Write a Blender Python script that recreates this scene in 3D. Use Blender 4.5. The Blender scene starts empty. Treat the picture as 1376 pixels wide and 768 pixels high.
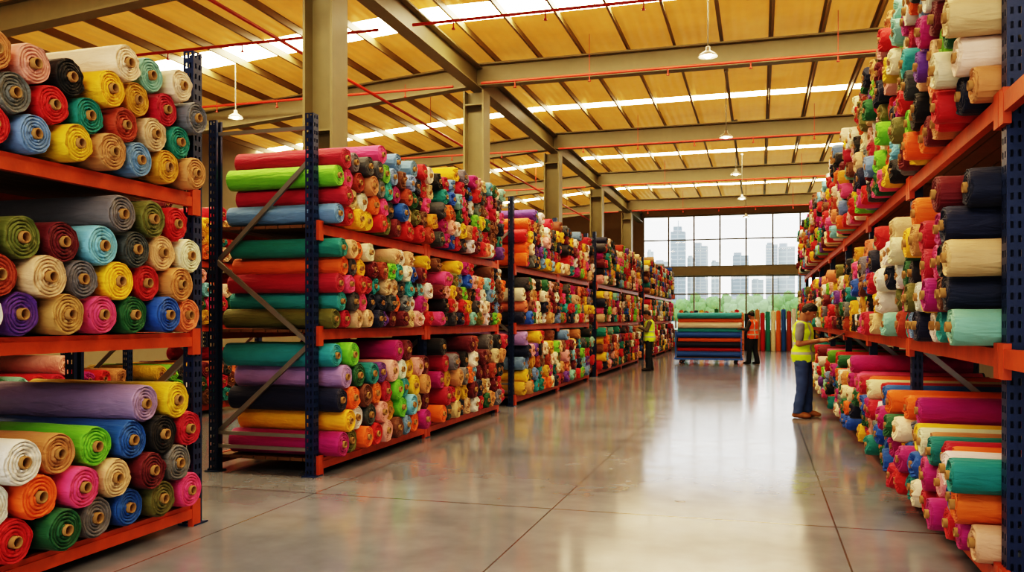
import bpy, bmesh, math, random
import numpy as np
from mathutils import Vector, Matrix, noise
random.seed(7)
rnd = random.random
C = bpy.context.scene.collection
F = 1136.0; S, CO = 0.2807, 0.9598; CAMZ = 1.5; HY = 428.0

# ---------------------------------------------------------------- helpers
def lin(h):
    out = []
    for i in (0, 2, 4):
        v = int(h[i:i+2], 16) / 255.0
        out.append(v/12.92 if v <= 0.04045 else ((v+0.055)/1.055)**2.4)
    return (*out, 1.0)
PAL = dict(crimson='B0203C', red='BE2428', maroon='661622', orange='E87028', peach='E88A60', yellow='E8B828',
    mustard='C8962A', lime='74BC34', green='24603C', teal='20807C', turq='349C9C', mint='84BAAE', sky='7CB4C8',
    blue='2A5CA6', steel='6E8EB4', navy='16203C', purple='68408C', lilac='A48AB4', magenta='A41E70', pink='D85084',
    lpink='E0A49C', cream='E4D6B8', white='E0DCD2', beige='D2B28A', tan='BE8C58', brown='70462E', gray='6E7074',
    dgray='44464A', black='1A1A1E', olive='6A6C34', rust='9A4024', blush='D2A48C')
PAL = {k: lin(v) for k, v in PAL.items()}
def link(o):
    C.objects.link(o); return o
def new_obj(name, me, parent=None, mat=None):
    o = bpy.data.objects.new(name, me); link(o)
    if mat is not None and me is not None and len(me.materials) == 0: me.materials.append(mat)
    if parent is not None: o.parent = parent
    return o
def tag(o, label, cat, group=None):
    o["label"] = label; o["category"] = cat
    if group: o["group"] = group
    return o
def empty(name, loc=(0, 0, 0)):
    o = bpy.data.objects.new(name, None); o.empty_display_size = 0.2; o.location = loc; return link(o)

class MB:
    def __init__(s): s.v = []; s.f = []
    def box(s, a, b):
        n = len(s.v)
        x0, y0, z0 = a; x1, y1, z1 = b
        s.v += [(x0,y0,z0),(x1,y0,z0),(x1,y1,z0),(x0,y1,z0),(x0,y0,z1),(x1,y0,z1),(x1,y1,z1),(x0,y1,z1)]
        for q in ((0,3,2,1),(4,5,6,7),(0,1,5,4),(1,2,6,5),(2,3,7,6),(3,0,4,7)): s.f.append(tuple(n+i for i in q))
        return s
    def quad(s, *p):
        n = len(s.v); s.v += [tuple(q) for q in p]; s.f.append(tuple(range(n, n+len(p)))); return s
    def bar(s, p, q, w, h):
        p = Vector(p); q = Vector(q); d = (q-p).normalized()
        up = Vector((0, 1, 0)) if abs(d.y) < .9 else Vector((0, 0, 1))
        a = d.cross(up).normalized()*w/2; b = d.cross(a).normalized()*h/2
        n = len(s.v)
        for c in (p, q):
            for k, l in ((-1,-1),(1,-1),(1,1),(-1,1)): s.v.append(tuple(c+a*k+b*l))
        for t in ((0,1,2,3),(7,6,5,4),(0,4,5,1),(1,5,6,2),(2,6,7,3),(3,7,4,0)): s.f.append(tuple(n+i for i in t))
        return s
    def tube(s, p, q, r, seg=12, r2=None):
        p = Vector(p); q = Vector(q); d = (q-p).normalized(); r2 = r if r2 is None else r2
        a = d.orthogonal().normalized(); b = d.cross(a); n = len(s.v)
        for c, rr in ((p, r), (q, r2)):
            for i in range(seg):
                t = 2*math.pi*i/seg; s.v.append(tuple(c+a*rr*math.cos(t)+b*rr*math.sin(t)))
        for i in range(seg): j = (i+1) % seg; s.f.append((n+i, n+j, n+seg+j, n+seg+i))
        s.f.append(tuple(n+i for i in reversed(range(seg)))); s.f.append(tuple(n+seg+i for i in range(seg)))
        return s
    def lathe(s, prof, seg=24, ax='z', c=(0,0,0)):
        n = len(s.v)
        for r, h in prof:
            for i in range(seg):
                t = 2*math.pi*i/seg
                p = (r*math.cos(t), r*math.sin(t), h) if ax == 'z' else (h, r*math.cos(t), r*math.sin(t))
                s.v.append((p[0]+c[0], p[1]+c[1], p[2]+c[2]))
        for k in range(len(prof)-1):
            for i in range(seg):
                j = (i+1) % seg; s.f.append((n+k*seg+i, n+k*seg+j, n+(k+1)*seg+j, n+(k+1)*seg+i))
        return s
    def mesh(s, name, mat=None, smooth=False, fix=True):
        me = bpy.data.meshes.new(name); me.from_pydata(s.v, [], s.f); me.update()
        if fix:
            bm = bmesh.new(); bm.from_mesh(me); bmesh.ops.recalc_face_normals(bm, faces=bm.faces); bm.to_mesh(me); bm.free()
        if smooth:
            me.polygons.foreach_set('use_smooth', [True]*len(me.polygons))
        if mat: me.materials.append(mat)
        return me

# ---------------------------------------------------------------- materials
def base_mat(name):
    m = bpy.data.materials.new(name); m.use_nodes = True
    nt = m.node_tree; b = nt.nodes['Principled BSDF']; return m, nt, b
def N(nt, t, **kw):
    n = nt.nodes.new(t)
    for k, v in kw.items(): setattr(n, k, v)
    return n
def noise_node(nt, scale, detail=3, coord='Object'):
    tc = N(nt, 'ShaderNodeTexCoord'); n = N(nt, 'ShaderNodeTexNoise')
    n.inputs['Scale'].default_value = scale; n.inputs['Detail'].default_value = detail
    nt.links.new(tc.outputs[coord], n.inputs['Vector']); return n
def mat(name, col, rough=.5, metal=0, var=.12, scale=6, bump=0.0, bscale=40, emit=None, es=0):
    m, nt, b = base_mat(name)
    c = lin(col) if isinstance(col, str) else col
    n = noise_node(nt, scale); mx = N(nt, 'ShaderNodeMix', data_type='RGBA')
    mx.inputs[6].default_value = tuple(x*(1-var) for x in c[:3])+(1,); mx.inputs[7].default_value = tuple(min(1, x*(1+var)) for x in c[:3])+(1,)
    nt.links.new(n.outputs['Fac'], mx.inputs[0]); nt.links.new(mx.outputs[2], b.inputs['Base Color'])
    b.inputs['Roughness'].default_value = rough; b.inputs['Metallic'].default_value = metal
    if bump:
        n2 = noise_node(nt, bscale); bp = N(nt, 'ShaderNodeBump'); bp.inputs['Strength'].default_value = bump; bp.inputs['Distance'].default_value = .01
        nt.links.new(n2.outputs['Fac'], bp.inputs['Height']); nt.links.new(bp.outputs[0], b.inputs['Normal'])
    if emit:
        b.inputs['Emission Color'].default_value = emit; b.inputs['Emission Strength'].default_value = es
    return m
def fabric(name, src):
    m, nt, b = base_mat(name)
    if src == 'obj':
        s = N(nt, 'ShaderNodeObjectInfo'); out = s.outputs['Color']
    else:
        s = N(nt, 'ShaderNodeAttribute', attribute_name='Col'); out = s.outputs['Color']
    n = noise_node(nt, 9, 4)
    mr = N(nt, 'ShaderNodeMapRange'); mr.inputs[3].default_value = .82; mr.inputs[4].default_value = 1.1
    nt.links.new(n.outputs['Fac'], mr.inputs[0])
    mx = N(nt, 'ShaderNodeVectorMath', operation='SCALE'); nt.links.new(out, mx.inputs[0]); nt.links.new(mr.outputs[0], mx.inputs['Scale'])
    nt.links.new(mx.outputs[0], b.inputs['Base Color'])
    b.inputs['Roughness'].default_value = .68
    b.inputs['Sheen Weight'].default_value = .06
    mp = N(nt, 'ShaderNodeMapping'); mp.inputs['Scale'].default_value = (5, 22, 22) if src == 'obj' else (14, 14, 14)
    tc = N(nt, 'ShaderNodeTexCoord'); nt.links.new(tc.outputs['Object'], mp.inputs[0])
    n2 = N(nt, 'ShaderNodeTexNoise'); n2.inputs['Scale'].default_value = 1; n2.inputs['Detail'].default_value = 5; n2.inputs['Distortion'].default_value = .6
    nt.links.new(mp.outputs[0], n2.inputs['Vector'])
    bp = N(nt, 'ShaderNodeBump'); bp.inputs['Strength'].default_value = .9; bp.inputs['Distance'].default_value = .02
    nt.links.new(n2.outputs['Fac'], bp.inputs['Height']); nt.links.new(bp.outputs[0], b.inputs['Normal'])
    return m
M_FAB = fabric('fabric', 'obj'); M_FABS = fabric('fabric_stock', 'attr')
M_CARD = mat('cardboard', '9C7848', .8, var=.2, scale=30)
M_BLUE = mat('navy_steel', '1C3054', .42, var=.25, bump=.1)
M_ORANGE = mat('orange_steel', 'BA4C20', .48, var=.35, scale=9, bump=.15)
M_GALV = mat('galvanised_steel', '9A9C98', .4, .7, var=.15)
M_WOOD = mat('shelf_board', '6E4E2C', .7, var=.25, scale=4, bump=.2)
M_BEAM = mat('painted_structural_steel', '7A7254', .5, var=.12)
M_PURL = mat('purlin_steel', '80704C', .5, var=.1)
M_RED = mat('red_pipe', 'B8321E', .45)
M_WALL = mat('wall_panel', '8A8068', .8, var=.08)
M_FRAME = mat('window_frame', '74705E', .5)
M_WHITE = mat('white_enamel', 'D8D2C4', .35)
M_DARK = mat('dark_rubber', '202022', .6)

# ---------------------------------------------------------------- camera
cam = bpy.data.cameras.new('camera'); co = bpy.data.objects.new('camera', cam); link(co)
co.location = (0, 0, CAMZ); co.rotation_euler = (math.radians(90), 0, math.radians(16.3))
cam.sensor_width = 36; cam.lens = 36*F/1376; cam.shift_y = 44/1376; cam.clip_end = 2000
bpy.context.scene.camera = co
def at(px, py, Y):      # world point of a distance plane Y (used only for the far skyline layout)
    u = (px-688)/F; d = Y/(CO+u*S); return (d*(-S+u*CO), Y, CAMZ+d*(HY-py)/F)

# ---------------------------------------------------------------- room
XL, XR, YB = -14.0, 4.6, 42.0
XC = -5.65
def roofz(x): return 7.05 if x > XC else 7.05-.08*(XC-x)
m, nt, b = base_mat('polished_concrete')
geo = N(nt, 'ShaderNodeNewGeometry'); sep = N(nt, 'ShaderNodeSeparateXYZ'); nt.links.new(geo.outputs['Position'], sep.inputs[0])
def nz(scale, det):
    n = N(nt, 'ShaderNodeTexNoise'); n.inputs['Scale'].default_value = scale; n.inputs['Detail'].default_value = det
    nt.links.new(geo.outputs['Position'], n.inputs['Vector']); return n
n1 = nz(.9, 9); n2 = nz(4, 8)
r1 = N(nt, 'ShaderNodeValToRGB'); r1.color_ramp.elements[0].position = .3; r1.color_ramp.elements[1].position = .7
r1.color_ramp.elements[0].color = lin('6A6E76'); r1.color_ramp.elements[1].color = lin('858890')
nt.links.new(n1.outputs['Fac'], r1.inputs[0])
mr = N(nt, 'ShaderNodeMapRange'); mr.inputs[1].default_value = .3; mr.inputs[2].default_value = .7; mr.inputs[3].default_value = .88; mr.inputs[4].default_value = 1.07
nt.links.new(n2.outputs['Fac'], mr.inputs[0])
sc = N(nt, 'ShaderNodeVectorMath', operation='SCALE'); nt.links.new(r1.outputs[0], sc.inputs[0]); nt.links.new(mr.outputs[0], sc.inputs['Scale'])
def joint(axis, off, half, th):
    a = N(nt, 'ShaderNodeMath', operation='ADD'); a.inputs[1].default_value = off; nt.links.new(sep.outputs[axis], a.inputs[0])
    p = N(nt, 'ShaderNodeMath', operation='PINGPONG'); p.inputs[1].default_value = half; nt.links.new(a.outputs[0], p.inputs[0])
    l = N(nt, 'ShaderNodeMath', operation='LESS_THAN'); l.inputs[1].default_value = th; nt.links.new(p.outputs[0], l.inputs[0]); return l
j1 = joint(0, 1.57, 1.05, .006); j2 = joint(1, -6.5, 1.6, .011)
mxm = N(nt, 'ShaderNodeMath', operation='MAXIMUM'); nt.links.new(j1.outputs[0], mxm.inputs[0]); nt.links.new(j2.outputs[0], mxm.inputs[1])
mj = N(nt, 'ShaderNodeMix', data_type='RGBA'); mj.inputs[7].default_value = lin('48464A')
nt.links.new(mxm.outputs[0], mj.inputs[0]); nt.links.new(sc.outputs[0], mj.inputs[6]); nt.links.new(mj.outputs[2], b.inputs['Base Color'])
rr = N(nt, 'ShaderNodeMapRange'); rr.inputs[1].default_value = .3; rr.inputs[2].default_value = .7; rr.inputs[3].default_value = .11; rr.inputs[4].default_value = .16
nt.links.new(n2.outputs['Fac'], rr.inputs[0]); nt.links.new(rr.outputs[0], b.inputs['Roughness'])
b.inputs['Specular IOR Level'].default_value = .8
M_FLOOR = m
fl = new_obj('floor', MB().box((XL, -3, -.2), (XR, YB, 0)).mesh('floor', M_FLOOR)); fl['kind'] = 'structure'

m, nt, b = base_mat('glowing_insulated_deck')
tc = N(nt, 'ShaderNodeTexCoord'); w = N(nt, 'ShaderNodeTexWave'); w.bands_direction = 'X'; w.inputs['Scale'].default_value = 1.6; w.inputs['Distortion'].default_value = 1.2
nt.links.new(tc.outputs['Object'], w.inputs['Vector'])
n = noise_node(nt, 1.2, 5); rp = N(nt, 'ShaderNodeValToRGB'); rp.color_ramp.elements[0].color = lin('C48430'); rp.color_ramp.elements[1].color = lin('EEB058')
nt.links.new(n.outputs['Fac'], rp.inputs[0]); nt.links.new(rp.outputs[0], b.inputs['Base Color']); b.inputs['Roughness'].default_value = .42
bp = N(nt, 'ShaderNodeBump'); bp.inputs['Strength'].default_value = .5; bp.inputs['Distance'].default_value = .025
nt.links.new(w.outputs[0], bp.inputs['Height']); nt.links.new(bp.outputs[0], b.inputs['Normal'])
nt.links.new(rp.outputs[0], b.inputs['Emission Color']); b.inputs['Emission Strength'].default_value = .34  # weak glow put into the deck colour, standing in for light on the roof
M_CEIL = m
M_SKYL = mat('translucent_skylight', 'FFF0D0', .5, emit=(1, .78, .48, 1), es=24, var=.02)
bands = [(7.4, .7), (14.5, .85), (21.7, .46), (28.8, .46), (35.9, .46)]
cm = MB(); ys = -3.0
edges = []
for yc, wd in bands: edges.append((ys, yc-wd/2)); ys = yc+wd/2
edges.append((ys, YB))
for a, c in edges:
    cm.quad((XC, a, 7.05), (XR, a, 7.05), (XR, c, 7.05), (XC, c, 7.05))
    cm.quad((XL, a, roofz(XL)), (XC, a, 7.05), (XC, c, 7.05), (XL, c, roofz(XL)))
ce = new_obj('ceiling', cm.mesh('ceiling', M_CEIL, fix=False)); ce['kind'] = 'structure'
wi = 3
for yc, wd in bands:
    s_ = MB()
    s_.quad((XC, yc-wd/2, 7.05), (XR, yc-wd/2, 7.05), (XR, yc+wd/2, 7.05), (XC, yc+wd/2, 7.05))
    s_.quad((XL, yc-wd/2, roofz(XL)), (XC, yc-wd/2, 7.05), (XC, yc+wd/2, 7.05), (XL, yc+wd/2, roofz(XL)))
    o = new_obj('window_%d' % wi, s_.mesh('skylight', M_SKYL)); o['kind'] = 'structure'; o['label'] = 'translucent roof skylight strip'; wi += 1
o = new_obj('wall_right', MB().box((XR, -3, 0), (XR+.2, YB, 7.3)).mesh('w', M_WALL)); o['kind'] = 'structure'
o = new_obj('wall_left', MB().box((XL-.2, -3, 0), (XL, YB, 7.1)).mesh('w', M_WALL)); o['kind'] = 'structure'
o = new_obj('wall_front', MB().box((XL, -3.2, 0), (-3.4, -3, 7.05)).box((2.2, -3.2, 0), (XR, -3, 7.05)).box((-3.4, -3.2, 3.8), (2.2, -3, 7.05)).mesh('w', M_WALL)); o['kind'] = 'structure'
WX0, WX1 = -5.5, 4.3
bw = MB().box((XL, YB, 0), (WX0, YB+.25, 7.05)).box((WX1, YB, 0), (XR, YB+.25, 7.05)).box((WX0, YB, 0), (WX1, YB+.25, .9)).box((WX0, YB, 6.55), (WX1, YB+.25, 7.05))
o = new_obj('wall_back', bw.mesh('w', M_WALL)); o['kind'] = 'structure'
m, nt, b = base_mat('window_glass'); nt.nodes.remove(b)
out = nt.nodes['Material Output']; tr = N(nt, 'ShaderNodeBsdfTransparent'); gl = N(nt, 'ShaderNodeBsdfGlossy'); gl.inputs['Roughness'].default_value = .02
mx = N(nt, 'ShaderNodeMixShader'); mx.inputs[0].default_value = .06
nt.links.new(tr.outputs[0], mx.inputs[1]); nt.links.new(gl.outputs[0], mx.inputs[2]); nt.links.new(mx.outputs[0], out.inputs[0])
M_GLASS = m
for k, (z0, z1, zm) in enumerate(((4.0, 6.55, 5.35), (.9, 3.6, 2.7))):
    e = MB(); npan = 8; pw = (WX1-WX0)/npan
    for i in range(npan+1):
        x = WX0+i*pw; e.box((x-.035, YB+.02, z0), (x+.035, YB+.14, z1))
    for z in (z0+.04, zm, z1-.04): e.box((WX0, YB+.03, z-.03), (WX1, YB+.13, z+.03))
    o = new_obj('window_%d' % (k+1), e.mesh('window_frame', M_FRAME)); o['kind'] = 'structure'; o['label'] = 'tall gridded end-wall window with city view'
    g = new_obj('window_pane', MB().quad((WX0, YB+.08, z0), (WX1, YB+.08, z0), (WX1, YB+.08, z1), (WX0, YB+.08, z1)).mesh('pane', M_GLASS), parent=o)
o = new_obj('trim_1', MB().box((WX0, YB-.1, 3.6), (WX1, YB+.25, 4.0)).mesh('t', M_BEAM)); o['kind'] = 'structure'

# steel frame
def ibeam(L, h, w, tf=.03, tw=.025):   # along local X, top at z=0
    return MB().box((0, -w/2, -tf), (L, w/2, 0)).box((0, -w/2, -h), (L, w/2, -h+tf)).box((0, -tw/2, -h+tf), (L, tw/2, -tf))
colY = [10.3, 16.7, 23.5, 30.3, 37.6]
colm = MB()
cw = .22
colm.box((-cw, -cw, 0), (-cw+.035, cw, 6.2)).box((cw-.035, -cw, 0), (cw, cw, 6.2)).box((-cw+.035, -.02, 0), (cw-.035, .02, 6.2)).box((-.34, -.34, 0), (.34, .34, .04))
for z in (2.0, 4.0, 5.9): colm.box((-cw+.035, -cw+.01, z), (cw-.035, cw-.01, z+.03))
colme = colm.mesh('steel_column', M_BEAM)
for y in colY:
    o = new_obj('steel_column', colme); o.location = (XC, y, 0); tag(o, 'tall olive-beige painted steel H-section roof column', 'column', 'roof columns')
bm1 = ibeam(XR-XC, .46, .24).mesh('roof_beam', M_BEAM); L2 = math.hypot(XC-XL, .08*(XC-XL)); bm2 = ibeam(L2, .46, .24).mesh('roof_beam', M_BEAM)
for y in colY + [3.2]:
    o = new_obj('roof_beam', bm1); o.location = (XC, y, 6.78); tag(o, 'beige painted steel cross beam under the roof', 'beam', 'roof cross beams')
    o = new_obj('roof_beam', bm2); o.location = (XC, y, 6.78)
    ang = math.atan(.08); R = Matrix.Rotation(math.pi, 3, 'Z') @ Matrix.Rotation(ang, 3, 'Y'); o.rotation_euler = R.to_euler()
    tag(o, 'sloping beige painted steel cross beam under the roof', 'beam', 'roof cross beams')
gird = ibeam(YB-2, .46, .26).mesh('roof_girder', M_BEAM)
o = new_obj('roof_girder', gird); o.location = (XC, 2, 6.72); o.rotation_euler = (0, 0, math.pi/2); tag(o, 'long beige steel girder carried by the columns', 'beam')
pur = MB().box((0, -.03, -.15), (YB-2, -.018, 0)).box((0, -.03, -.012), (YB-2, .03, 0)).box((0, -.06, -.15), (YB-2, -.03, -.138)).mesh('roof_purlin', M_PURL)
x = XL+.4
while x < XR-.1:
    o = new_obj('roof_purlin', pur); o.location = (x, 2, roofz(x)-.03); o.rotation_euler = (0, 0, math.pi/2)
    tag(o, 'thin steel roof purlin under golden insulated deck', 'purlin', 'roof purlins'); x += .92
def pipe_me(x0, x1, hang):
    pipe = MB().tube((x0, 0, 0), (x1, 0, 0), .025, 10)
    n_ = int((x1-x0)/1.5)
    for i in range(n_):
        xx = x0+.7+i*1.5
        pipe.tube((xx, 0, 0), (xx, 0, -.12), .012, 6).tube((xx, 0, -.12), (xx, 0, -.14), .03, 8)
        if i % 3 == 1: pipe.tube((xx, 0, 0), (xx, 0, hang), .006, 6)
    return pipe.mesh('sprinkler_pipe', M_RED)
pa = pipe_me(XC+.3, XR-.2, .78); pb_ = pipe_me(XL+.3, XC-.3, .12)
for y in (9.0, 12.6, 16.1, 22.9, 29.7, 37.0):
    for me_, z in ((pa, 6.22), (pb_, 6.2)):
        o = new_obj('sprinkler_pipe', me_); o.location = (0, y, z); tag(o, 'red sprinkler pipe with small heads under roof', 'pipe', 'sprinkler pipes')
pp = MB().tube((-7.6, 3, 6.1), (-7.6, 41.5, 6.1), .03, 10)
for i in range(8): pp.tube((-7.6, 4+i*5, 6.1), (-7.6, 4+i*5, 6.85), .006, 6)
o = new_obj('sprinkler_pipe', pp.mesh('p', M_RED)); tag(o, 'long red sprinkler main pipe', 'pipe', 'sprinkler pipes')

# pendant lamps
rod = MB().tube((0, 0, .15), (0, 0, 1.5), .01, 8).tube((0, 0, 1.44), (0, 0, 1.5), .05, 12).mesh('suspension_rod', M_GALV)
k_ = .62
shade = MB().lathe([(r*k_, h*k_) for r, h in [(.03, .24), (.055, .22), (.06, .14), (.10, .11), (.20, .04), (.24, -.02), (.235, -.02), (.19, .03), (.09, .095), (.03, .12)]], 28).mesh('lamp_shade', M_WHITE, True)
M_BULB = mat('lamp_glow', 'FFF0D0', .4, emit=(1, .85, .6, 1), es=30)
bulb = MB().lathe([(r*k_, h*k_) for r, h in [(.001, -.05), (.06, -.045), (.11, -.01), (.10, .04), (.04, .09)]], 18).mesh('bulb', M_BULB, True)
for (x, y) in ((-.75, 13.2), (-.7, 19.2), (-.62, 24.2), (-.55, 29.2), (-.5, 34.5), (-10, 14.6), (-.8, 6.2)):
    e = empty('pendant_lamp', (x, y, 5.5)); tag(e, 'white dome pendant lamp hanging on thin rod', 'lamp', 'ceiling pendant lamps')
    r_ = new_obj('suspension_rod', rod, e); new_obj('lamp_shade', shade, e); new_obj('bulb', bulb, e)
    if x < -5: r_.scale = (1, 1, .8)

# ---------------------------------------------------------------- racks
def post_mesh(h, w=.10, dp=.085, fsign=1):
    mb = MB()
    def face(o, u, width):
        o = Vector(o); u = Vector(u); p = .075; n = int(h/p)
        cols = [0, width*.2, width*.38, width*.62, width*.8, width]
        for k in range(n):
            z0 = k*p; z1 = z0+p*.35; z2 = z0+p*.35+.036; z3 = z0+p
            A = lambda c, z: tuple(o+u*c+Vector((0, 0, z)))
            mb.quad(A(0, z0), A(width, z0), A(width, z1), A(0, z1))
            for i in (0, 2, 4): mb.quad(A(cols[i], z1), A(cols[i+1], z1), A(cols[i+1], z2), A(cols[i], z2))
            mb.quad(A(0, z2), A(width, z2), A(width, z3), A(0, z3))
    xf, xb = (0, -dp*fsign)
    face((xf, -w/2, 0), (0, 1, 0), w)
    face((xf, -w/2, 0), (-fsign, 0, 0), dp)
    H = int(h/.075)*.075
    mb.quad((xb, -w/2, 0), (xb, -w/2+.03, 0), (xb, -w/2+.03, H), (xb, -w/2, H))
    mb.quad((xb, w/2, 0), (xb, w/2-.03, 0), (xb, w/2-.03, H), (xb, w/2, H))
    mb.quad((xf, w/2, 0), (xb, w/2, 0), (xb, w/2, H), (xf, w/2, H))
    return mb.mesh('upright_post', M_BLUE, fix=False)
def rack(frames, xf, sgn, levels, H, label, depth=1.15):
    """xf: aisle face, sgn=+1 if aisle is towards +X"""
    e = empty('pallet_rack', (xf, frames[0], 0)); tag(e, label, 'storage rack', 'pallet racking')
    xb = -sgn*depth
    pf = post_mesh(H, fsign=sgn); pb = post_mesh(H, fsign=-sgn)
    plate = MB().box((-.07, -.08, 0), (.07, .08, .012)).box((-.05, -.06, .012), (-.03, -.04, .03)).mesh('base_plate', M_BLUE)
    xi, xo = -sgn*.06, xb+sgn*.06
    brs = [MB().bar((xi, 0, z), (xo, 0, z), .035, .03).mesh('frame_brace', M_GALV) for z in (.25, .38, H-.2)]
    a, c = xo, xi
    zs = [.38, 1.27, 2.07, 3.03]
    zz = zs[-1]
    while zz+.95 < H: zz += .95; zs.append(zz)
    for i in range(len(zs)-1):
        q = MB(); q.bar((a, .02*(-1)**i, zs[i]), (c, .02*(-1)**i, zs[i+1]), .045, .03); a, c = c, a
        brs.append(q.mesh('frame_brace', M_GALV))
    for y in frames:
        dy = y-frames[0]
        for me_, xx in ((pf, 0), (pb, xb)):
            o = new_obj('upright_post', me_, e); o.location = (xx, dy, 0)
            o = new_obj('base_plate', plate, e); o.location = (xx-(sgn if xx == 0 else -sgn)*.04, dy, 0)
        for me_ in brs:
            o = new_obj('frame_brace', me_, e); o.location = (0, dy, 0)
    con = MB().box((-.012, -.045, -.16), (.028, .045, .03)).mesh('beam_connector', M_ORANGE)
    for i in range(len(frames)-1):
        y0, y1 = frames[i]-frames[0]+.05, frames[i+1]-frames[0]-.05; L = y1-y0
        bme = MB().box((-.025, 0, -.10), (.025, L, -.03)).box((-.025, 0, -.03), (.012 if sgn > 0 else .025, L, 0)).mesh('shelf_beam', M_ORANGE)
        dk = MB()
        nb = 8; w = (depth-.06)/nb
        x0 = min(-sgn*.03, xb+sgn*.03)
        for k in range(nb): dk.box((x0+k*w, .0, -.033), (x0+(k+1)*w-.012, L, -.003))
        dme = dk.mesh('shelf_deck', M_WOOD)
        for z in levels:
            for xx in (0, xb):
                o = new_obj('shelf_beam', bme, e); o.location = (xx, y0, z)
            o = new_obj('shelf_deck', dme, e); o.location = (0, y0, z)
            for yy in (y0, y1):
                o = new_obj('beam_connector', con, e); o.location = (0 if sgn > 0 else -.016, yy, z)
    return e
LL = [.16, 1.40, 2.41]
rack([2.4, 5.3], -3.95, 1, LL, 3.45, 'blue and orange pallet rack loaded with rolls beside cross aisle')
rack([7.2, 9.95, 13.0], -4.05, 1, LL, 3.52, 'two-bay blue and orange pallet rack with braced end frame')
rack([13.95, 17.2, 20.5], -4.05, 1, LL, 3.62, 'blue and orange pallet rack full of fabric rolls')
rack([21.6, 25.6, 29.4], -4.05, 1, LL, 3.75, 'blue and orange pallet rack full of fabric rolls')
rack([31.0, 34.5, 38.2, 40.9], -4.05, 1, LL, 3.8, 'blue and orange pallet rack near glazed end wall')
rack([3.4, 6.6, 9.8, 13.0], -8.4, 1, LL, 3.5, 'pallet rack standing behind other racks in next aisle')
RL = [.15, 1.34, 2.68]
RF = [2.2]+[5.05+2.86*k for k in range(8)]
rack(RF, 1.25, -1, RL, 3.9, 'very tall long pallet rack row stacked with fabric rolls')

# ---------------------------------------------------------------- fabric rolls
R0, L0 = .12, 1.2
def roll_mesh(seed):
    seg = 40; mb = MB(); rg = random.Random(seed); off = Vector((seed*7.3, 0, 0))
    prof = []
    nb = 12
    prof.append((.035, -L0, 0)); prof.append((R0*.97, -L0, 0))
    for i in range(nb+1):
        xx = -L0+.02+(L0-.045)*i/nb; prof.append((R0, xx, 1))
    prof += [(R0*.985, -.012, 1), (R0*.95, -.003, .3)]
    nr = 32; turns = 6.0
    for i in range(nr+1):
        prof.append((R0*.93-(R0*.93-.036)*i/nr, 0, 2))
    v = []
    layer = [rg.uniform(-.006, .008) for _ in range(12)]
    flap = rg.uniform(0, 1)
    for r, h, kind in prof:
        for i in range(seg):
            t = 2*math.pi*i/seg; rr = r; hh = h
            tt = (i/seg+flap) % 1.0
            if kind in (1, .3):
                rr = r*(.945+.06*tt+.03*noise.noise(Vector((math.cos(t)*1.3, math.sin(t)*1.3, h*2.2))+off)+.025*noise.noise(Vector((math.cos(t)*3, math.sin(t)*3, h*7))+off))
                if h > -.03: hh = h+.018*noise.noise(Vector((math.cos(t)*2, math.sin(t)*2, 5))+off)
            if kind == 2:
                ph = (r/R0)*turns-(t/(2*math.pi)); fr = ph-math.floor(ph)
                hh = layer[int(math.floor(ph)) % 12]+(-.016 if fr < .36 else .0)+.007*noise.noise(Vector((r*22, math.cos(t)*2, math.sin(t)*2))+off)
                rr = r*(1-.04*(1-tt)*(r/R0))
            v.append((hh, rr*math.cos(t), rr*math.sin(t)))
    mb.v = v
    for k in range(len(prof)-1):
        for i in range(seg):
            j = (i+1) % seg; mb.f.append((k*seg+i, k*seg+j, (k+1)*seg+j, (k+1)*seg+i))
    return mb.mesh('fabric_roll', M_FAB, True)
RM = [roll_mesh(i+1) for i in range(7)]
core = MB().lathe([(.034, -.15), (.0325, -.05), (.0325, .022), (.030, .025), (.0255, .025), (.024, .02), (.024, -.13), (.0005, -.13)], 24, ax='x').mesh('cardboard_core', M_CARD, True)

rolls = []
NAMES = ['crimson','red','maroon','orange','peach','yellow','yellow','mustard','green','teal','turq','mint','sky','blue','steel','navy','purple','pink','pink','lpink','cream','cream','white','beige','beige','tan','brown','brown','gray','dgray','dgray','olive','rust','red','crimson','red','black','black','white','brown','maroon','magenta','navy','cream','lime']
def jit(c, a=.1):
    return tuple(min(1, max(0, x*(1+random.uniform(-a, a)))) for x in c[:3])+(1,)
def add(x, y, z, r, sgn, col, L=1.2, g='', yaw=0):
    rolls.append(dict(x=x, y=y, z=z, r=r, sgn=sgn, cn=col, col=jit(PAL[col]), L=L, g=g, yaw=yaw))
def pile(xf, sgn, y0, y1, z0, r, rows, g, first=None, L=1.2, pal=NAMES, px=.05, am=.5):
    pitch = 2.12*r; dz = math.sqrt(4-1.06**2)*r*1.003
    ph = rnd()*9
    n0 = int((y1-y0-2*r)/pitch)+1
    slack = (y1-y0-2*r-(n0-1)*pitch)
    prev = None
    for j in range(12):
        off = (j % 2)*pitch/2; n = n0 if j % 2 == 0 else (n0 if slack > pitch/2 else n0-1)
        cur = {}
        for i in range(n):
            y = y0+r+off+i*pitch
            if j+1 > rows(y)+am*(math.sin(y*5.1+ph)+.7*math.sin(y*11.7+ph*2)) and not (first and i == 0 and j < len(first)): continue
            k = 2*i+(j % 2)
            if prev is not None and not ((k-1) in prev or k == 0) : continue
            cur[k] = 1
            cn = first[j] if (first and i == 0 and j < len(first)) else random.choice(pal)
            add(xf+sgn*(.07+random.uniform(0, px)), y, z0+r+j*dz, r*random.uniform(.90, 1.0), sgn, cn, L, g, random.uniform(-.8, .8))
        prev = cur
        if not cur: break
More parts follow.
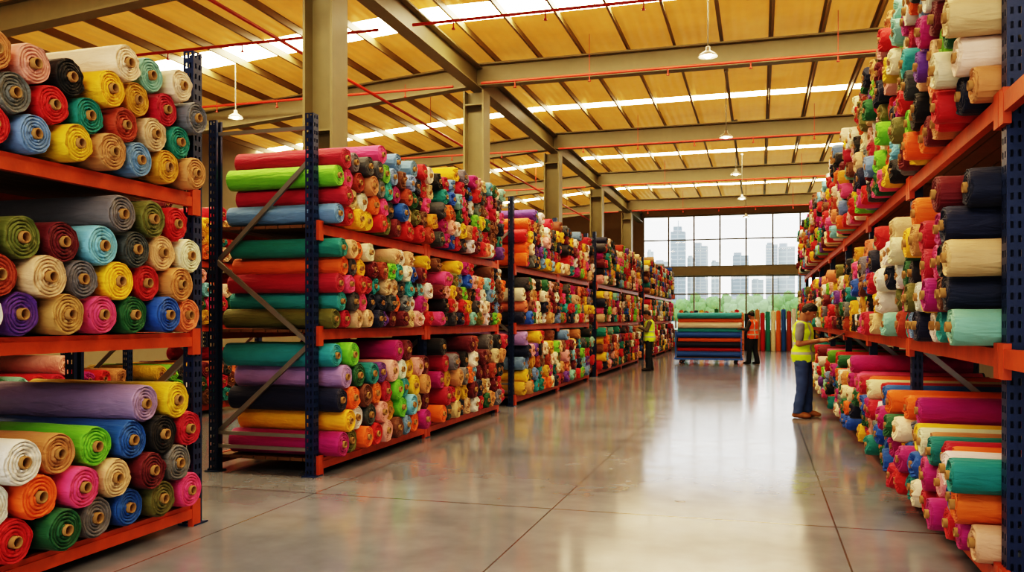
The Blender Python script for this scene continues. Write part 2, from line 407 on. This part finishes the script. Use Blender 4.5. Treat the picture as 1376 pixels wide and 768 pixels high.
def rows_explicit(z0, r, pitch, rows, g, ystart=5.08):
    dz = math.sqrt(4*r*r-(pitch/2)**2)*1.01
    for j, row in enumerate(rows):
        for i, cn in enumerate(row):
            if cn is None: continue
            y = ystart-(j % 2)*pitch/2-i*pitch
            add(-3.88+random.uniform(0, .07), y, z0+r+j*dz, r*random.uniform(.95, 1), 1, cn, 1.22, g)
rows_explicit(LL[0], .130, .292, [
    ['pink','olive','blue','gray','green','red','beige','navy','tan'],
    ['gray','maroon','beige','pink','orange','white','cream','teal'],
    ['crimson','black','blue','lime','tan','white','gray'],
    ['yellow','lilac']], 'fabric rolls on the bottom shelf', 5.10)
rows_explicit(LL[1], .126, .285, [
    ['peach','blue','green','pink','tan','purple','white','teal','beige'],
    ['tan','red','yellow','gray','beige','rust','navy','cream'],
    ['cream','beige','dgray','sky','maroon','olive','gray','tan'],
    ['red','olive','gray']], 'fabric rolls on the middle shelf', 5.11)
rows_explicit(LL[2], .118, .27, [
    ['tan','mustard','steel','tan','yellow','steel','red','green','beige'],
    ['teal','beige','rust','teal','red','gray','olive','cream'],
    ['gray','crimson','mustard','yellow','black','blush','tan','blue'],
    ['cream','mint','cream']], 'fabric rolls on the top shelf', 5.12)
def bays(frames, f):
    for i in range(len(frames)-1): f(i, frames[i]+.06, frames[i+1]-.06)
XF = -4.0
def rk2(i, a, b):
    pile(XF, 1, a, b, LL[2], .108, lambda y: 4.2+min(2.1, (y-7.3)*.55), 'fabric rolls on the top shelf', ['steel','crimson','lime','crimson'] if i == 0 else None, am=.25, px=.09)
    pile(XF, 1, a, b, LL[1], .101, lambda y: 5.1, 'fabric rolls on the middle shelf', ['olive','turq','crimson','orange','teal'] if i == 0 else None, am=.3, px=.09)
    pile(XF, 1, a, b, LL[0], .126, lambda y: 5.0, 'fabric rolls on the bottom shelf', ['magenta','yellow','navy','lilac','turq'] if i == 0 else None, am=.3, px=.09)
bays([7.2, 9.95, 13.0], rk2)
def rkn(i, a, b):
    pile(XF, 1, a, b, LL[2], .12, lambda y: 5.0 if a < 21 else (6.0 if a < 30.5 else 6.6), 's', ['orange','orange','red','orange'] if a < 14.2 else None, am=.3, px=.1)
    pile(XF, 1, a, b, LL[1], .118, lambda y: 4.3, 's', am=.3, px=.1)
    pile(XF, 1, a, b, LL[0], .128, lambda y: 4.9, 's', ['mustard','yellow','steel','navy','lilac'] if a < 14.2 else None, am=.3, px=.1)
bays([13.95, 17.2, 20.5], rkn); bays([21.6, 25.6, 29.4], rkn); bays([31.0, 34.5, 38.2, 40.9], rkn)
def rkb(i, a, b):
    for z in LL: pile(-8.35, 1, a, b, z, .125, lambda y: 3.6, 's')
bays([3.4, 6.6, 9.8, 13.0], rkb)
LOWPAL = ['magenta','green','crimson','yellow','blue','lpink','teal','orange','cream','red','pink','green','magenta','gray','white','tan','navy']
def rkr(i, a, b):
    near = i == 0; r = .114 if i < 2 else .104
    g = 'fabric rolls on the tall rack '
    pile(1.22, -1, a, b, RL[2], r, (lambda y: 7.4) if i < 2 else (lambda y: 7.0), g+'top shelf', ['tan','cream','beige','crimson','beige','cream'] if near else None, px=.16)
    pile(1.22, -1, a, b, RL[1], r, lambda y: 4.8 if near else 5.1, g+'middle shelf', ['mint','navy','beige','navy','navy'] if near else None, px=.16, am=.3)
    pile(1.22, -1, a, b, RL[0], r*.95, lambda y: min(4.9, 2.9+(y-5)*.5), g+'bottom shelf', ['beige','orange','teal'] if near else None, px=.16, am=.2, pal=LOWPAL if i < 3 else NAMES)
bays(RF[1:], rkr)

for q in rolls:
    dd = -S*q['x']+CO*q['y']; dd = max(dd, .5)
    uu = (CO*q['x']+S*q['y'])/dd
    vis = abs(uu) < .63
    q['s'] = (q['r']*2/dd)*(1.0 if q['sgn'] > 0 else .62)*(1 if vis else .01)*(0.01 if q['x'] < -7 else 1)
rolls.sort(key=lambda q: -q['s'])
KNOWN = dict(lpink='pale pink', turq='turquoise', steel='steel blue', navy='navy blue', sky='light blue', dgray='dark grey', gray='grey', blush='dusty pink', lilac='lilac purple', mustard='mustard yellow', lime='lime green', rust='rust red')
NI = 295
for q in rolls[:NI]:
    o = bpy.data.objects.new('fabric_roll', random.choice(RM)); C.objects.link(o)
    k = q['r']/R0
    yaw = (0 if q['sgn'] > 0 else math.pi)+math.radians(q['yaw'])
    M = Matrix.Rotation(yaw, 4, 'Z') @ Matrix.Rotation(rnd()*6.28, 4, 'X')
    o.rotation_mode = 'QUATERNION'; o.rotation_quaternion = M.to_quaternion()
    o.location = (q['x'], q['y'], q['z']); o.scale = (q['L']/L0, k, k)
    o.color = q['col']
    o["label"] = KNOWN.get(q['cn'], q['cn'])+' '+q['g'].replace('fabric rolls', 'fabric roll')
    o["category"] = 'fabric roll'; o["group"] = q['g']
    c = bpy.data.objects.new('cardboard_core', core); C.objects.link(c); c.parent = o
n = 14
prof = [(.97, -1.2), (1.0, -.03), (.92, 0), (.74, .004), (.70, -.03), (.66, .006), (.48, .002), (.45, -.03), (.42, .004), (.27, .0), (.27, .018), (.19, .018), (.19, -.08)]
FB = 9
ang = np.arange(n)*2*np.pi/n
def stock(name, lst, label):
    nv = len(prof)*n
    tf = []
    for k in range(len(prof)-1):
        for i in range(n): j = (i+1) % n; tf.append((k*n+i, k*n+j, (k+1)*n+j, (k+1)*n+i))
    card = np.array(PAL['tan'][:3])*.7
    tv = np.zeros((nv, 3))
    for k, (r, h) in enumerate(prof):
        tv[k*n:(k+1)*n] = np.stack([np.full(n, h), r*np.cos(ang), r*np.sin(ang)], 1)
    tfa = np.array(tf); cap = (len(prof)-1)*n+np.arange(n)
    allv = []; allf = []; allc = []
    for idx, q in enumerate(lst):
        v = tv.copy(); v[:, 0] *= q['L']/1.2; v[:, 1:] *= q['r']
        w = 1+.07*np.sin(np.tile(ang, len(prof))*2+rnd()*6)*(rnd()); v[:, 1:] *= w[:, None]
        v[2*n:9*n, 0] += np.tile(np.random.RandomState(idx).uniform(-.02, .02, n), 7)
        a = math.radians(q['yaw'])*1.5+(0 if q['sgn'] > 0 else math.pi); ca, sa = math.cos(a), math.sin(a)
        vx = v[:, 0]*ca-v[:, 1]*sa; vy = v[:, 0]*sa+v[:, 1]*ca
        allv.append(np.stack([vx+q['x'], vy+q['y'], v[:, 2]+q['z']], 1))
        c4 = np.zeros((len(tf)*4+n, 4)); c4[:, 3] = 1
        c4[:FB*n*4, :3] = q['col'][:3]; c4[FB*n*4:, :3] = card
        allc.append(c4); allf.append((tfa+idx*nv, cap+idx*nv))
    V = np.concatenate(allv); me = bpy.data.meshes.new(name)
    nl = sum(len(c) for c in allc); npoly = len(lst)*(len(tf)+1)
    me.vertices.add(len(V)); me.vertices.foreach_set('co', V.ravel())
    me.loops.add(nl); me.polygons.add(npoly)
    li = np.concatenate([np.concatenate([a.ravel(), b]) for a, b in allf]); me.loops.foreach_set('vertex_index', li.astype(np.int32))
    tot = np.tile(np.concatenate([np.full(len(tf), 4), [n]]), len(lst)); st = np.concatenate([[0], np.cumsum(tot)[:-1]])
    me.polygons.foreach_set('loop_start', st.astype(np.int32))
    try: me.polygons.foreach_set('loop_total', tot.astype(np.int32))
    except Exception: pass
    me.update(calc_edges=True); me.validate()
    at_ = me.color_attributes.new('Col', 'FLOAT_COLOR', 'CORNER'); at_.data.foreach_set('color', np.concatenate(allc).astype(np.float32).ravel())
    sm = np.tile(np.concatenate([np.ones(n), np.zeros(len(tf)-n+1)]), len(lst)).astype(bool); me.polygons.foreach_set('use_smooth', sm)
    me.materials.append(M_FABS)
    o = new_obj(name, me); o['kind'] = 'stuff'; tag(o, label, 'fabric rolls'); return o
print('ROLLS', len(rolls))
stock('fabric_roll_stock', rolls[NI:], 'hundreds of multicoloured fabric rolls filling the distant racks')

um = MB().lathe([(.001, 0), (.095, .0), (.104, .02), (.106, .9), (.102, 1.84), (.095, 1.86), (.03, 1.86)], 20).mesh('upright_fabric_roll', M_FAB, True)
uc = MB().lathe([(.028, 1.8), (.028, 1.9), (.022, 1.9), (.022, 1.8), (.001, 1.8)], 14).mesh('cardboard_core', M_CARD, True)
ucols = ['orange','teal','red','navy','yellow','crimson','white','green','orange','blue','cream','red','peach','navy','green','tan','red','teal','cream','orange','blue','rust','white','green','pink','navy','mustard','green','sky','crimson']
for i in range(30):
    cn = ucols[i % 30]
    o = bpy.data.objects.new('upright_fabric_roll', um); C.objects.link(o); o.location = (-3.6+i*.235, 41.3, .0); o.rotation_euler = (math.radians(-3.2), random.uniform(-.01, .01), 0)
    hs = random.uniform(.92, 1.06); o.scale = (1, 1, hs)
    o.color = jit(PAL[cn]); o["label"] = KNOWN.get(cn, cn)+' fabric roll standing upright against end wall'; o["category"] = 'fabric roll'; o["group"] = 'upright rolls by the window'
    c = bpy.data.objects.new('cardboard_core', uc); C.objects.link(c); c.parent = o

TX0, TX1, TY = -2.72, -.55, 29.3
e = empty('roll_trolley', ((TX0+TX1)/2, TY, 0)); tag(e, 'low blue steel trolley loaded with long coloured fabric rolls', 'trolley')
hw = (TX1-TX0)/2; hd = .42
M_B2 = mat('bright_blue_steel', '2A62B0', .4)
fr = MB()
for yy in (-hd, hd): fr.box((-hw, yy-.03, .13), (hw, yy+.03, .19))
for xx in (-hw, 0, hw): fr.box((xx-.03, -hd, .13), (xx+.03, hd, .19))
new_obj('trolley_frame', fr.mesh('f', M_B2), e)
new_obj('trolley_deck', MB().box((-hw, -hd, .19), (hw, hd, .21)).mesh('d', M_WOOD), e)
stk = MB().box((-.018, -.018, .19), (.018, .018, 1.1)).mesh('s', M_B2)
for xx in (-hw+.02, hw-.02):
    for yy in (-hd, hd):
        o = new_obj('stake_post', stk, e); o.location = (xx, yy*1.06, 0)
whl = MB().lathe([(.015, -.02), (.055, -.02), (.065, -.01), (.065, .01), (.055, .02), (.015, .02)], 20, ax='x').box((-.03, -.025, .05), (.03, .025, .07)).mesh('w', M_DARK, False)
for xx in (-hw+.2, hw-.2):
    for yy in (-hd+.05, hd-.05):
        w_ = new_obj('caster_wheel', whl, e)
        w_.location = (xx, yy, .065); w_.rotation_euler = (0, 0, math.pi/2)
tc_rows = [['blue','navy','blue'], ['red','blue'], ['navy','crimson','red'], ['orange','navy'], ['blue','black','teal'], ['turq','mint'], ['cream','orange','orange'], ['orange','orange'], ['turq','mint']]
r = .103; pz = .21+r
for j, row in enumerate(tc_rows):
    for i, cn in enumerate(row):
        o = bpy.data.objects.new('long_fabric_roll', RM[(i+j) % 6]); C.objects.link(o)
        y = TY-.25+i*.25+(j % 2)*.125; o.location = (TX1-.03+random.uniform(-.02, .03), y, pz+j*.162)
        o.scale = ((TX1-TX0-.08)/L0, .85, .85); o.color = jit(PAL[cn])
        o["label"] = 'long '+KNOWN.get(cn, cn)+' fabric roll lying on the trolley'; o["category"] = 'fabric roll'; o["group"] = 'long rolls on the trolley'
        c = bpy.data.objects.new('cardboard_core', core); C.objects.link(c); c.parent = o

# ---------------------------------------------------------------- people
def blob(bm, c, r, M=None, rot=None):
    mt = Matrix.Translation(c) @ (rot if rot else Matrix.Identity(4)) @ Matrix.Diagonal((*r, 1))
    if M: mt = M @ mt
    bmesh.ops.create_uvsphere(bm, u_segments=20, v_segments=12, radius=1, matrix=mt)
def seg(bm, p, q, r1, r2, M=None):
    p = Vector(p); q = Vector(q)
    if M: p = M @ p; q = M @ q
    d = q-p; L = d.length
    mt = Matrix.Translation((p+q)/2) @ d.to_track_quat('Z', 'Y').to_matrix().to_4x4()
    bmesh.ops.create_cone(bm, cap_ends=True, segments=20, radius1=r1, radius2=r2, depth=L, matrix=mt)
    for c, r in ((p, r1), (q, r2)):
        bmesh.ops.create_uvsphere(bm, u_segments=16, v_segments=10, radius=r, matrix=Matrix.Translation(c))
def hand(bm, wrist, d, nrm, lat):
    w = Vector(wrist); d = Vector(d).normalized(); nrm = Vector(nrm); nrm = (nrm-d*nrm.dot(d)).normalized(); s = d.cross(nrm)*lat
    rot = Matrix((d, s, nrm)).transposed().to_4x4()
    blob(bm, w+d*.045, (.055, .042, .017), rot=rot)
    for i, ln in enumerate((.072, .08, .074, .058)):
        p = w+d*.08+s*(-.03+.02*i); dr = d.copy(); a = 0
        for k, fr_ in enumerate((.42, .32, .26)):
            a += (.35, .6, .5)[k]; dr = d*math.cos(a)+nrm*math.sin(a)
            q = p+dr*ln*fr_; seg(bm, p, q, .0092-.0008*k, .0085-.0008*k); p = q
    p = w+d*.025-s*.03; q = p+(d*.6-s*.55+nrm*.35).normalized()*.038; seg(bm, p, q, .012, .0105)
    seg(bm, q, q+(d*.8-s*.1+nrm*.5).normalized()*.032, .0105, .009)
def remesh(bm, vox, name, material, sm=4, cuts=()):
    me = bpy.data.meshes.new(name); bm.to_mesh(me); bm.free()
    o = bpy.data.objects.new('tmp', me); C.objects.link(o)
    md = o.modifiers.new('r', 'REMESH'); md.mode = 'VOXEL'; md.voxel_size = vox; md.use_smooth_shade = True
    if sm: s2 = o.modifiers.new('s', 'SMOOTH'); s2.iterations = sm; s2.factor = .5
    dg = bpy.context.evaluated_depsgraph_get(); dg.update()
    r = bpy.data.meshes.new_from_object(o.evaluated_get(dg)); bpy.data.objects.remove(o); r.name = name
    if cuts:
        b2 = bmesh.new(); b2.from_mesh(r)
        for co_, no_ in cuts:
            bmesh.ops.bisect_plane(b2, geom=b2.verts[:]+b2.edges[:]+b2.faces[:], plane_co=co_, plane_no=no_, clear_outer=True)
        b2.to_mesh(r); b2.free()
    r.materials.clear(); r.materials.append(material)
    r.polygons.foreach_set('use_smooth', [True]*len(r.polygons)); return r
def wrinkle(me, amp, sc, seed=0):
    off = Vector((seed*3.1, 0, 0))
    for v in me.vertices:
        v.co += v.normal*amp*(noise.noise(Vector((v.co.x*sc, v.co.y*sc, v.co.z*sc*1.3))+off)+.5*noise.noise(v.co*sc*2.3+off))
    return me
M_SKIN = mat('skin', '9A6A4C', .5, var=.06); M_HAIR = mat('dark_hair', '14100C', .6, bump=.6, bscale=120)
M_EYE = mat('eye_white', 'D8D4CC', .3); M_IRIS = mat('eye_iris', '2A1A10', .3)
def vest_mat(name, col):
    m, nt, b = base_mat(name); tc = N(nt, 'ShaderNodeTexCoord'); sp = N(nt, 'ShaderNodeSeparateXYZ'); nt.links.new(tc.outputs['Object'], sp.inputs[0])
    def band(src, lo, hi, ab=False):
        s_ = src
        if ab: a = N(nt, 'ShaderNodeMath', operation='ABSOLUTE'); nt.links.new(src, a.inputs[0]); s_ = a.outputs[0]
        g = N(nt, 'ShaderNodeMath', operation='COMPARE'); g.inputs[1].default_value = (lo+hi)/2; g.inputs[2].default_value = (hi-lo)/2
        nt.links.new(s_, g.inputs[0]); return g.outputs[0]
    outs = [band(sp.outputs[2], .96, 1.0), band(sp.outputs[2], 1.11, 1.15), band(sp.outputs[1], .08, .115, True)]
    a = outs[0]
    for o2 in outs[1:]:
        mxx = N(nt, 'ShaderNodeMath', operation='MAXIMUM'); nt.links.new(a, mxx.inputs[0]); nt.links.new(o2, mxx.inputs[1]); a = mxx.outputs[0]
    mi = N(nt, 'ShaderNodeMix', data_type='RGBA'); mi.inputs[6].default_value = lin(col); mi.inputs[7].default_value = lin('A8ACA8')
    nt.links.new(a, mi.inputs[0]); nt.links.new(mi.outputs[2], b.inputs['Base Color']); b.inputs['Roughness'].default_value = .6
    n2 = noise_node(nt, 9, 3); bp = N(nt, 'ShaderNodeBump'); bp.inputs['Strength'].default_value = .6; bp.inputs['Distance'].default_value = .03
    nt.links.new(n2.outputs['Fac'], bp.inputs['Height']); nt.links.new(bp.outputs[0], b.inputs['Normal']); return m
M_PAPER = mat('paper', 'E8E4D8', .7); M_BOARD = mat('clipboard', '8A6238', .5)
def person(loc, rotz, label, vestcol, shirtcol, troucol, shoecol, arms, headpitch=20, headyaw=0, vox=.006, step=.0, lsleeve=.72):
    e = empty('person', loc); e.rotation_euler = (0, 0, rotz); e.scale = (1.13, 1.13, 1.0); tag(e, label, 'person')
    H = Matrix.Translation((.015, 0, 1.492)) @ Matrix.Rotation(math.radians(headyaw), 4, 'Z') @ Matrix.Rotation(math.radians(headpitch), 4, 'Y') @ Matrix.Translation((.01, 0, .125)) @ Matrix.Diagonal((.94, .94, 1.05, 1))
    hips = {1: (0, .088, .9), -1: (0, -.088, .9)}
    knee = {1: (.035+step*.5, .10, .49), -1: (.01-step*.5, -.10, .49)}
    ank = {1: (.03+step, .11, .085), -1: (-.05-step, -.11, .085)}
    sh = {1: (0, .172, 1.40), -1: (0, -.172, 1.40)}
    def torso(bm, g=0.0, low=True):
        blob(bm, (0, 0, 1.28), (.112+g, .160+g, .19+g)); blob(bm, (.005, 0, 1.12), (.115+g, .150+g, .17+g))
        seg(bm, (0, -.125, 1.395), (0, .125, 1.395), .06+g, .06+g); seg(bm, (-.012, 0, 1.38), (-.005, 0, 1.455), .085+g*.7, .055+g*.5)
        if low: blob(bm, (-.005, 0, .95), (.118+g, .162+g, .14+g))
    bm = bmesh.new(); torso(bm)
    seg(bm, (-.005, 0, 1.42), (.018, 0, 1.56), .058, .054)
    blob(bm, (-.008, 0, .02), (.098, .078, .100), H); blob(bm, (.028, 0, -.03), (.064, .060, .085), H); blob(bm, (.048, 0, -.085), (.040, .040, .030), H)
    seg(bm, (.088, 0, .006), (.108, 0, -.030), .008, .013, H); blob(bm, (.082, 0, .024), (.015, .05, .010), H)
    blob(bm, (.088, 0, -.056), (.012, .023, .006), H); blob(bm, (.085, 0, -.068), (.013, .020, .006), H)
    for s in (1, -1): blob(bm, (-.005, s*.08, -.005), (.022, .010, .032), H)
    for s in (1, -1):
        seg(bm, hips[s], knee[s], .083, .056); seg(bm, knee[s], ank[s], .055, .038)
        seg(bm, (ank[s][0]-.02, ank[s][1], .05), (ank[s][0]+.13, ank[s][1]+s*.02, .035), .034, .026)
        el, wr, hd_, hn = arms[s]
        seg(bm, sh[s], el, .05, .040); seg(bm, el, wr, .041, .027)
        hand(bm, wr, hd_, hn, s)
    body = remesh(bm, vox, 'body', M_SKIN, 3); new_obj('body', body, e)
    bm = bmesh.new(); blob(bm, (-.005, 0, .94), (.130, .172, .13)); blob(bm, (.0, 0, 1.0), (.124, .164, .12))
    for s in (1, -1):
        seg(bm, hips[s], knee[s], .100, .075); seg(bm, knee[s], (ank[s][0]+.0, ank[s][1], .05), .074, .068)
    M_T = mat('trousers', troucol, .8, var=.3, bump=.5, bscale=14)
    new_obj('trousers', wrinkle(remesh(bm, .012, 'trousers', M_T, 3, cuts=[((0, 0, 1.04), (0, 0, 1)), ((0, 0, .075), (0, 0, -1))]), .010, 9), e)
    bm = bmesh.new(); torso(bm, .010)
    for s in (1, -1):
        el = Vector(arms[s][0]); a = Vector(sh[s]); seg(bm, a, a.lerp(el, lsleeve), .062, .056)
        if lsleeve >= 1: seg(bm, el, el.lerp(Vector(arms[s][1]), .85), .053, .040)
    new_obj('shirt', wrinkle(remesh(bm, .011, 'shirt', mat('shirt', shirtcol, .8, bump=.3, bscale=14), 3, cuts=[((0, 0, 1.475), (0, 0, 1)), ((0, 0, .93), (0, 0, -1))]), .006, 12), e)
    bm = bmesh.new(); torso(bm, .028, False); blob(bm, (0, 0, .95), (.158, .205, .24))
    new_obj('safety_vest', wrinkle(remesh(bm, .011, 'vest', vest_mat('vest', vestcol), 5, cuts=[((0, 0, .85), (0, 0, -1)), ((.0, 0, 1.462), (.25, 0, 1))]), .009, 8), e)
    bm = bmesh.new(); blob(bm, (-.014, 0, .030), (.107, .089, .107), H)
    cutp = H @ Vector((.045, 0, .035)); nn = (H.to_3x3() @ Vector((.50, 0, -.62))).normalized()
    new_obj('hair', wrinkle(remesh(bm, .006, 'hair', M_HAIR, 1, cuts=[(cutp, nn)]), .005, 40), e)
    for s in (1, -1):
        bm = bmesh.new(); blob(bm, (.082, s*.029, .001), (.009, .012, .006), H); me = bpy.data.meshes.new('eye'); bm.to_mesh(me); bm.free(); me.materials.append(M_EYE); ey = new_obj('eye', me, e)
        bm = bmesh.new(); blob(bm, (.089, s*.029, .0), (.003, .005, .005), H); me = bpy.data.meshes.new('iris'); bm.to_mesh(me); bm.free(); me.materials.append(M_IRIS); new_obj('iris', me, ey)
    for s in (1, -1):
        bm = bmesh.new(); x, y = ank[s][0], ank[s][1]
        seg(bm, (x, y, .14), (x-.01, y, .055), .054, .052); blob(bm, (x+.05, y+s*.008, .05), (.115, .048, .05)); blob(bm, (x+.12, y+s*.015, .038), (.065, .048, .038)); blob(bm, (x-.025, y, .045), (.05, .042, .045))
        new_obj('boot', remesh(bm, .009, 'boot', mat('boot', shoecol, .6, bump=.2), 2, cuts=[((0, 0, .004), (0, 0, -1)), ((0, 0, .15), (0, 0, 1))]), e)
    return e
armsA = {-1: ((-.01, -.225, 1.12), (.23, -.15, 1.18), (1, .25, .1), (0, .5, -.6)), 1: ((.02, .225, 1.12), (.25, .13, 1.17), (1, -.3, .1), (0, -.2, 1))}
def clipboard(loc, rot, label):
    o = new_obj('clipboard', MB().box((-.15, -.115, -.003), (.15, .115, .003)).mesh('clipboard', M_BOARD)); o.location = loc; o.rotation_euler = rot; tag(o, label, 'clipboard')
    p = new_obj('paper_sheet', MB().box((-.145, -.11, .0035), (.135, .11, .009)).mesh('paper', M_PAPER), o)
    p = new_obj('clip', MB().box((.125, -.04, .009), (.148, .04, .018)).mesh('clip', M_GALV), o)
P1 = (.64, 13.6, 0)
person(P1, math.radians(-14), 'worker in yellow safety vest and jeans reading papers while standing', 'CCF000', '7A7C80', '3A507A', '8A5A30', armsA, 28, 0, .006)
clipboard((P1[0]+.45, P1[1]-.105, 1.215), (0, math.radians(-24), math.radians(-14)), 'paper sheets on board held by worker in yellow vest')
P2 = (-3.05, 24.6, 0)
armsB = {-1: ((.08, -.225, 1.16), (.28, -.14, 1.27), (1, .2, .1), (0, .5, -.6)), 1: ((.08, .225, 1.16), (.28, .14, 1.27), (1, -.2, .1), (0, -.5, -.6))}
person(P2, math.radians(190), 'worker in yellow safety vest and dark trousers checking a clipboard', 'CCF000', '5A5244', '20242C', '2A2220', armsB, 18, 0, .009, lsleeve=1)
clipboard((P2[0]-.49, P2[1]-.085, 1.31), (0, math.radians(-20), math.radians(190)), 'pale clipboard held by worker beside the rack')
P3 = (-.2, 29.0, 0)
armsC = {-1: ((.06, -.24, 1.14), (.26, -.16, 1.2), (1, .1, .0), (0, 0, -1)), 1: ((.05, .24, 1.14), (.27, .17, 1.17), (1, -.1, .0), (0, 0, -1))}
person(P3, math.radians(150), 'worker in orange safety vest standing at the loaded trolley', 'F05A10', '3A3A3C', '1E222A', '221C1A', armsC, 15, 0, .009, lsleeve=1, step=.04)

# ---------------------------------------------------------------- outside
g = new_obj('ground', MB().box((-400, YB+.3, -.3), (400, 900, -.1)).mesh('g', mat('grass', '8A9478', .9))); tag(g, 'flat green ground outside the window', 'ground')
def tower_mat(name, c1, c2, sc_):
    m, nt, b = base_mat(name); tc = N(nt, 'ShaderNodeTexCoord'); br = N(nt, 'ShaderNodeTexBrick'); br.offset = 0
    br.inputs['Color1'].default_value = lin(c2); br.inputs['Color2'].default_value = lin(c2); br.inputs['Mortar'].default_value = lin(c1); br.inputs['Scale'].default_value = sc_; br.inputs['Mortar Size'].default_value = .035
    mp = N(nt, 'ShaderNodeMapping'); mp.inputs['Rotation'].default_value = (math.radians(90), 0, 0)
    nt.links.new(tc.outputs['Object'], mp.inputs[0]); nt.links.new(mp.outputs[0], br.inputs[0]); nt.links.new(br.outputs[0], b.inputs['Base Color']); b.inputs['Roughness'].default_value = .7
    return m
TM = [tower_mat('tower_a', '989EA2', '80888E', .12), tower_mat('tower_b', 'B0B4B4', '9A9FA2', .1), tower_mat('tower_c', 'A8AAA8', '90959A', .16)]
Yt = 420
for i, (x0, x1, top, k, step) in enumerate(((870, 878, 338, 1, 0), (880, 899, 352, 2, 0), (902, 921, 312, 0, 1), (924, 935, 346, 1, 0), (933, 951, 331, 2, 2), (956, 966, 352, 1, 0), (985, 1006, 344, 0, 2), (1010, 1026, 376, 1, 0), (1029, 1045, 329, 2, 0), (1046, 1068, 332, 1, 2), (1072, 1086, 345, 0, 0))):
    a = at(x0, top, Yt+i*7); c = at(x1, top, Yt+i*7); w = c[0]-a[0]; h = a[2]
    t = MB().box((-w/2, -w/2, -.1), (w/2, w/2, h))
    if step == 1: t.box((-w*.32, -w*.32, h), (w*.25, w*.32, h*1.06)).box((-w*.03, -w*.03, h*1.06), (w*.03, w*.03, h*1.14))
    elif step == 2: t.box((-w*.45, -w*.3, h), (w*.05, w*.3, h*1.05)).box((-w*.62, -w*.4, -.1), (-w/2, w*.4, h*.7))
    else: t.box((-w*.4, -w*.3, h), (w*.1, w*.3, h*1.03))
    o = new_obj('skyscraper', t.mesh('tower', TM[k])); o.location = ((a[0]+c[0])/2, Yt+i*7, 0); tag(o, 'hazy blue-grey high-rise tower seen through window', 'building', 'city skyline')
M_LEAF = mat('foliage', '64804C', .9, var=.3, scale=1.5); M_TRUNK = mat('bark', '5A4634', .9)
def tree_me(seed):
    bm = bmesh.new()
    rg = random.Random(seed)
    for k in range(9):
        r = rg.uniform(1.0, 1.5); bmesh.ops.create_icosphere(bm, subdivisions=3, radius=r, matrix=Matrix.Translation((rg.uniform(-1.4, 1.4), rg.uniform(-1.0, 1.0), rg.uniform(2.4, 4.8))))
    for v in bm.verts: v.co += v.co.normalized()*.3*noise.noise(v.co*1.7)
    me = bpy.data.meshes.new('tree_crown'); bm.to_mesh(me); bm.free(); me.materials.append(M_LEAF); return me
tms = [tree_me(i) for i in range(3)]; trk = MB().tube((0, 0, -.1), (0, 0, 3.2), .28, 10, .16).mesh('trunk', M_TRUNK)
for i in range(18):
    row = i % 3; p = at(866+i*14, 400, 146+row*14)
    e = empty('tree', (p[0], p[1], -.1)); s_ = random.uniform(.8, 1.0)*(1+.12*row); e.scale = (s_*.8, s_*.8, s_); tag(e, 'leafy green tree outside the glazed end wall', 'tree', 'trees outside')
    new_obj('tree_crown', tms[i % 3], e); new_obj('trunk', trk, e)

# ---------------------------------------------------------------- light
w = bpy.data.worlds.new('world'); bpy.context.scene.world = w; w.use_nodes = True; nt = w.node_tree; bg = nt.nodes['Background']
tc = N(nt, 'ShaderNodeTexCoord'); sp = N(nt, 'ShaderNodeSeparateXYZ'); nt.links.new(tc.outputs['Generated'], sp.inputs[0])
rp = N(nt, 'ShaderNodeValToRGB'); rp.color_ramp.elements[0].position = 0; rp.color_ramp.elements[0].color = (1, .98, .93, 1)
rp.color_ramp.elements[1].position = .5; rp.color_ramp.elements[1].color = (.78, .88, 1, 1)
nt.links.new(sp.outputs[2], rp.inputs[0]); nt.links.new(rp.outputs[0], bg.inputs[0]); bg.inputs[1].default_value = 2.6
def area(loc, sx, sy, pw, col, rot=(0, 0, 0)):
    l = bpy.data.lights.new('offcamera_fill', 'AREA'); l.shape = 'RECTANGLE'; l.size = sx; l.size_y = sy; l.energy = pw; l.color = col
    o = bpy.data.objects.new('offcamera_fill', l); link(o); o.location = loc; o.rotation_euler = rot; return o
area((-1.2, -1.5, 6.0), 8, 2.0, 300, (1, .90, .74), (math.radians(34), 0, 0))  # added fill light behind the camera, out of view; no skylight there
vs = bpy.context.scene.view_settings; vs.view_transform = 'Filmic'; vs.look = 'Very High Contrast'; vs.exposure = .34
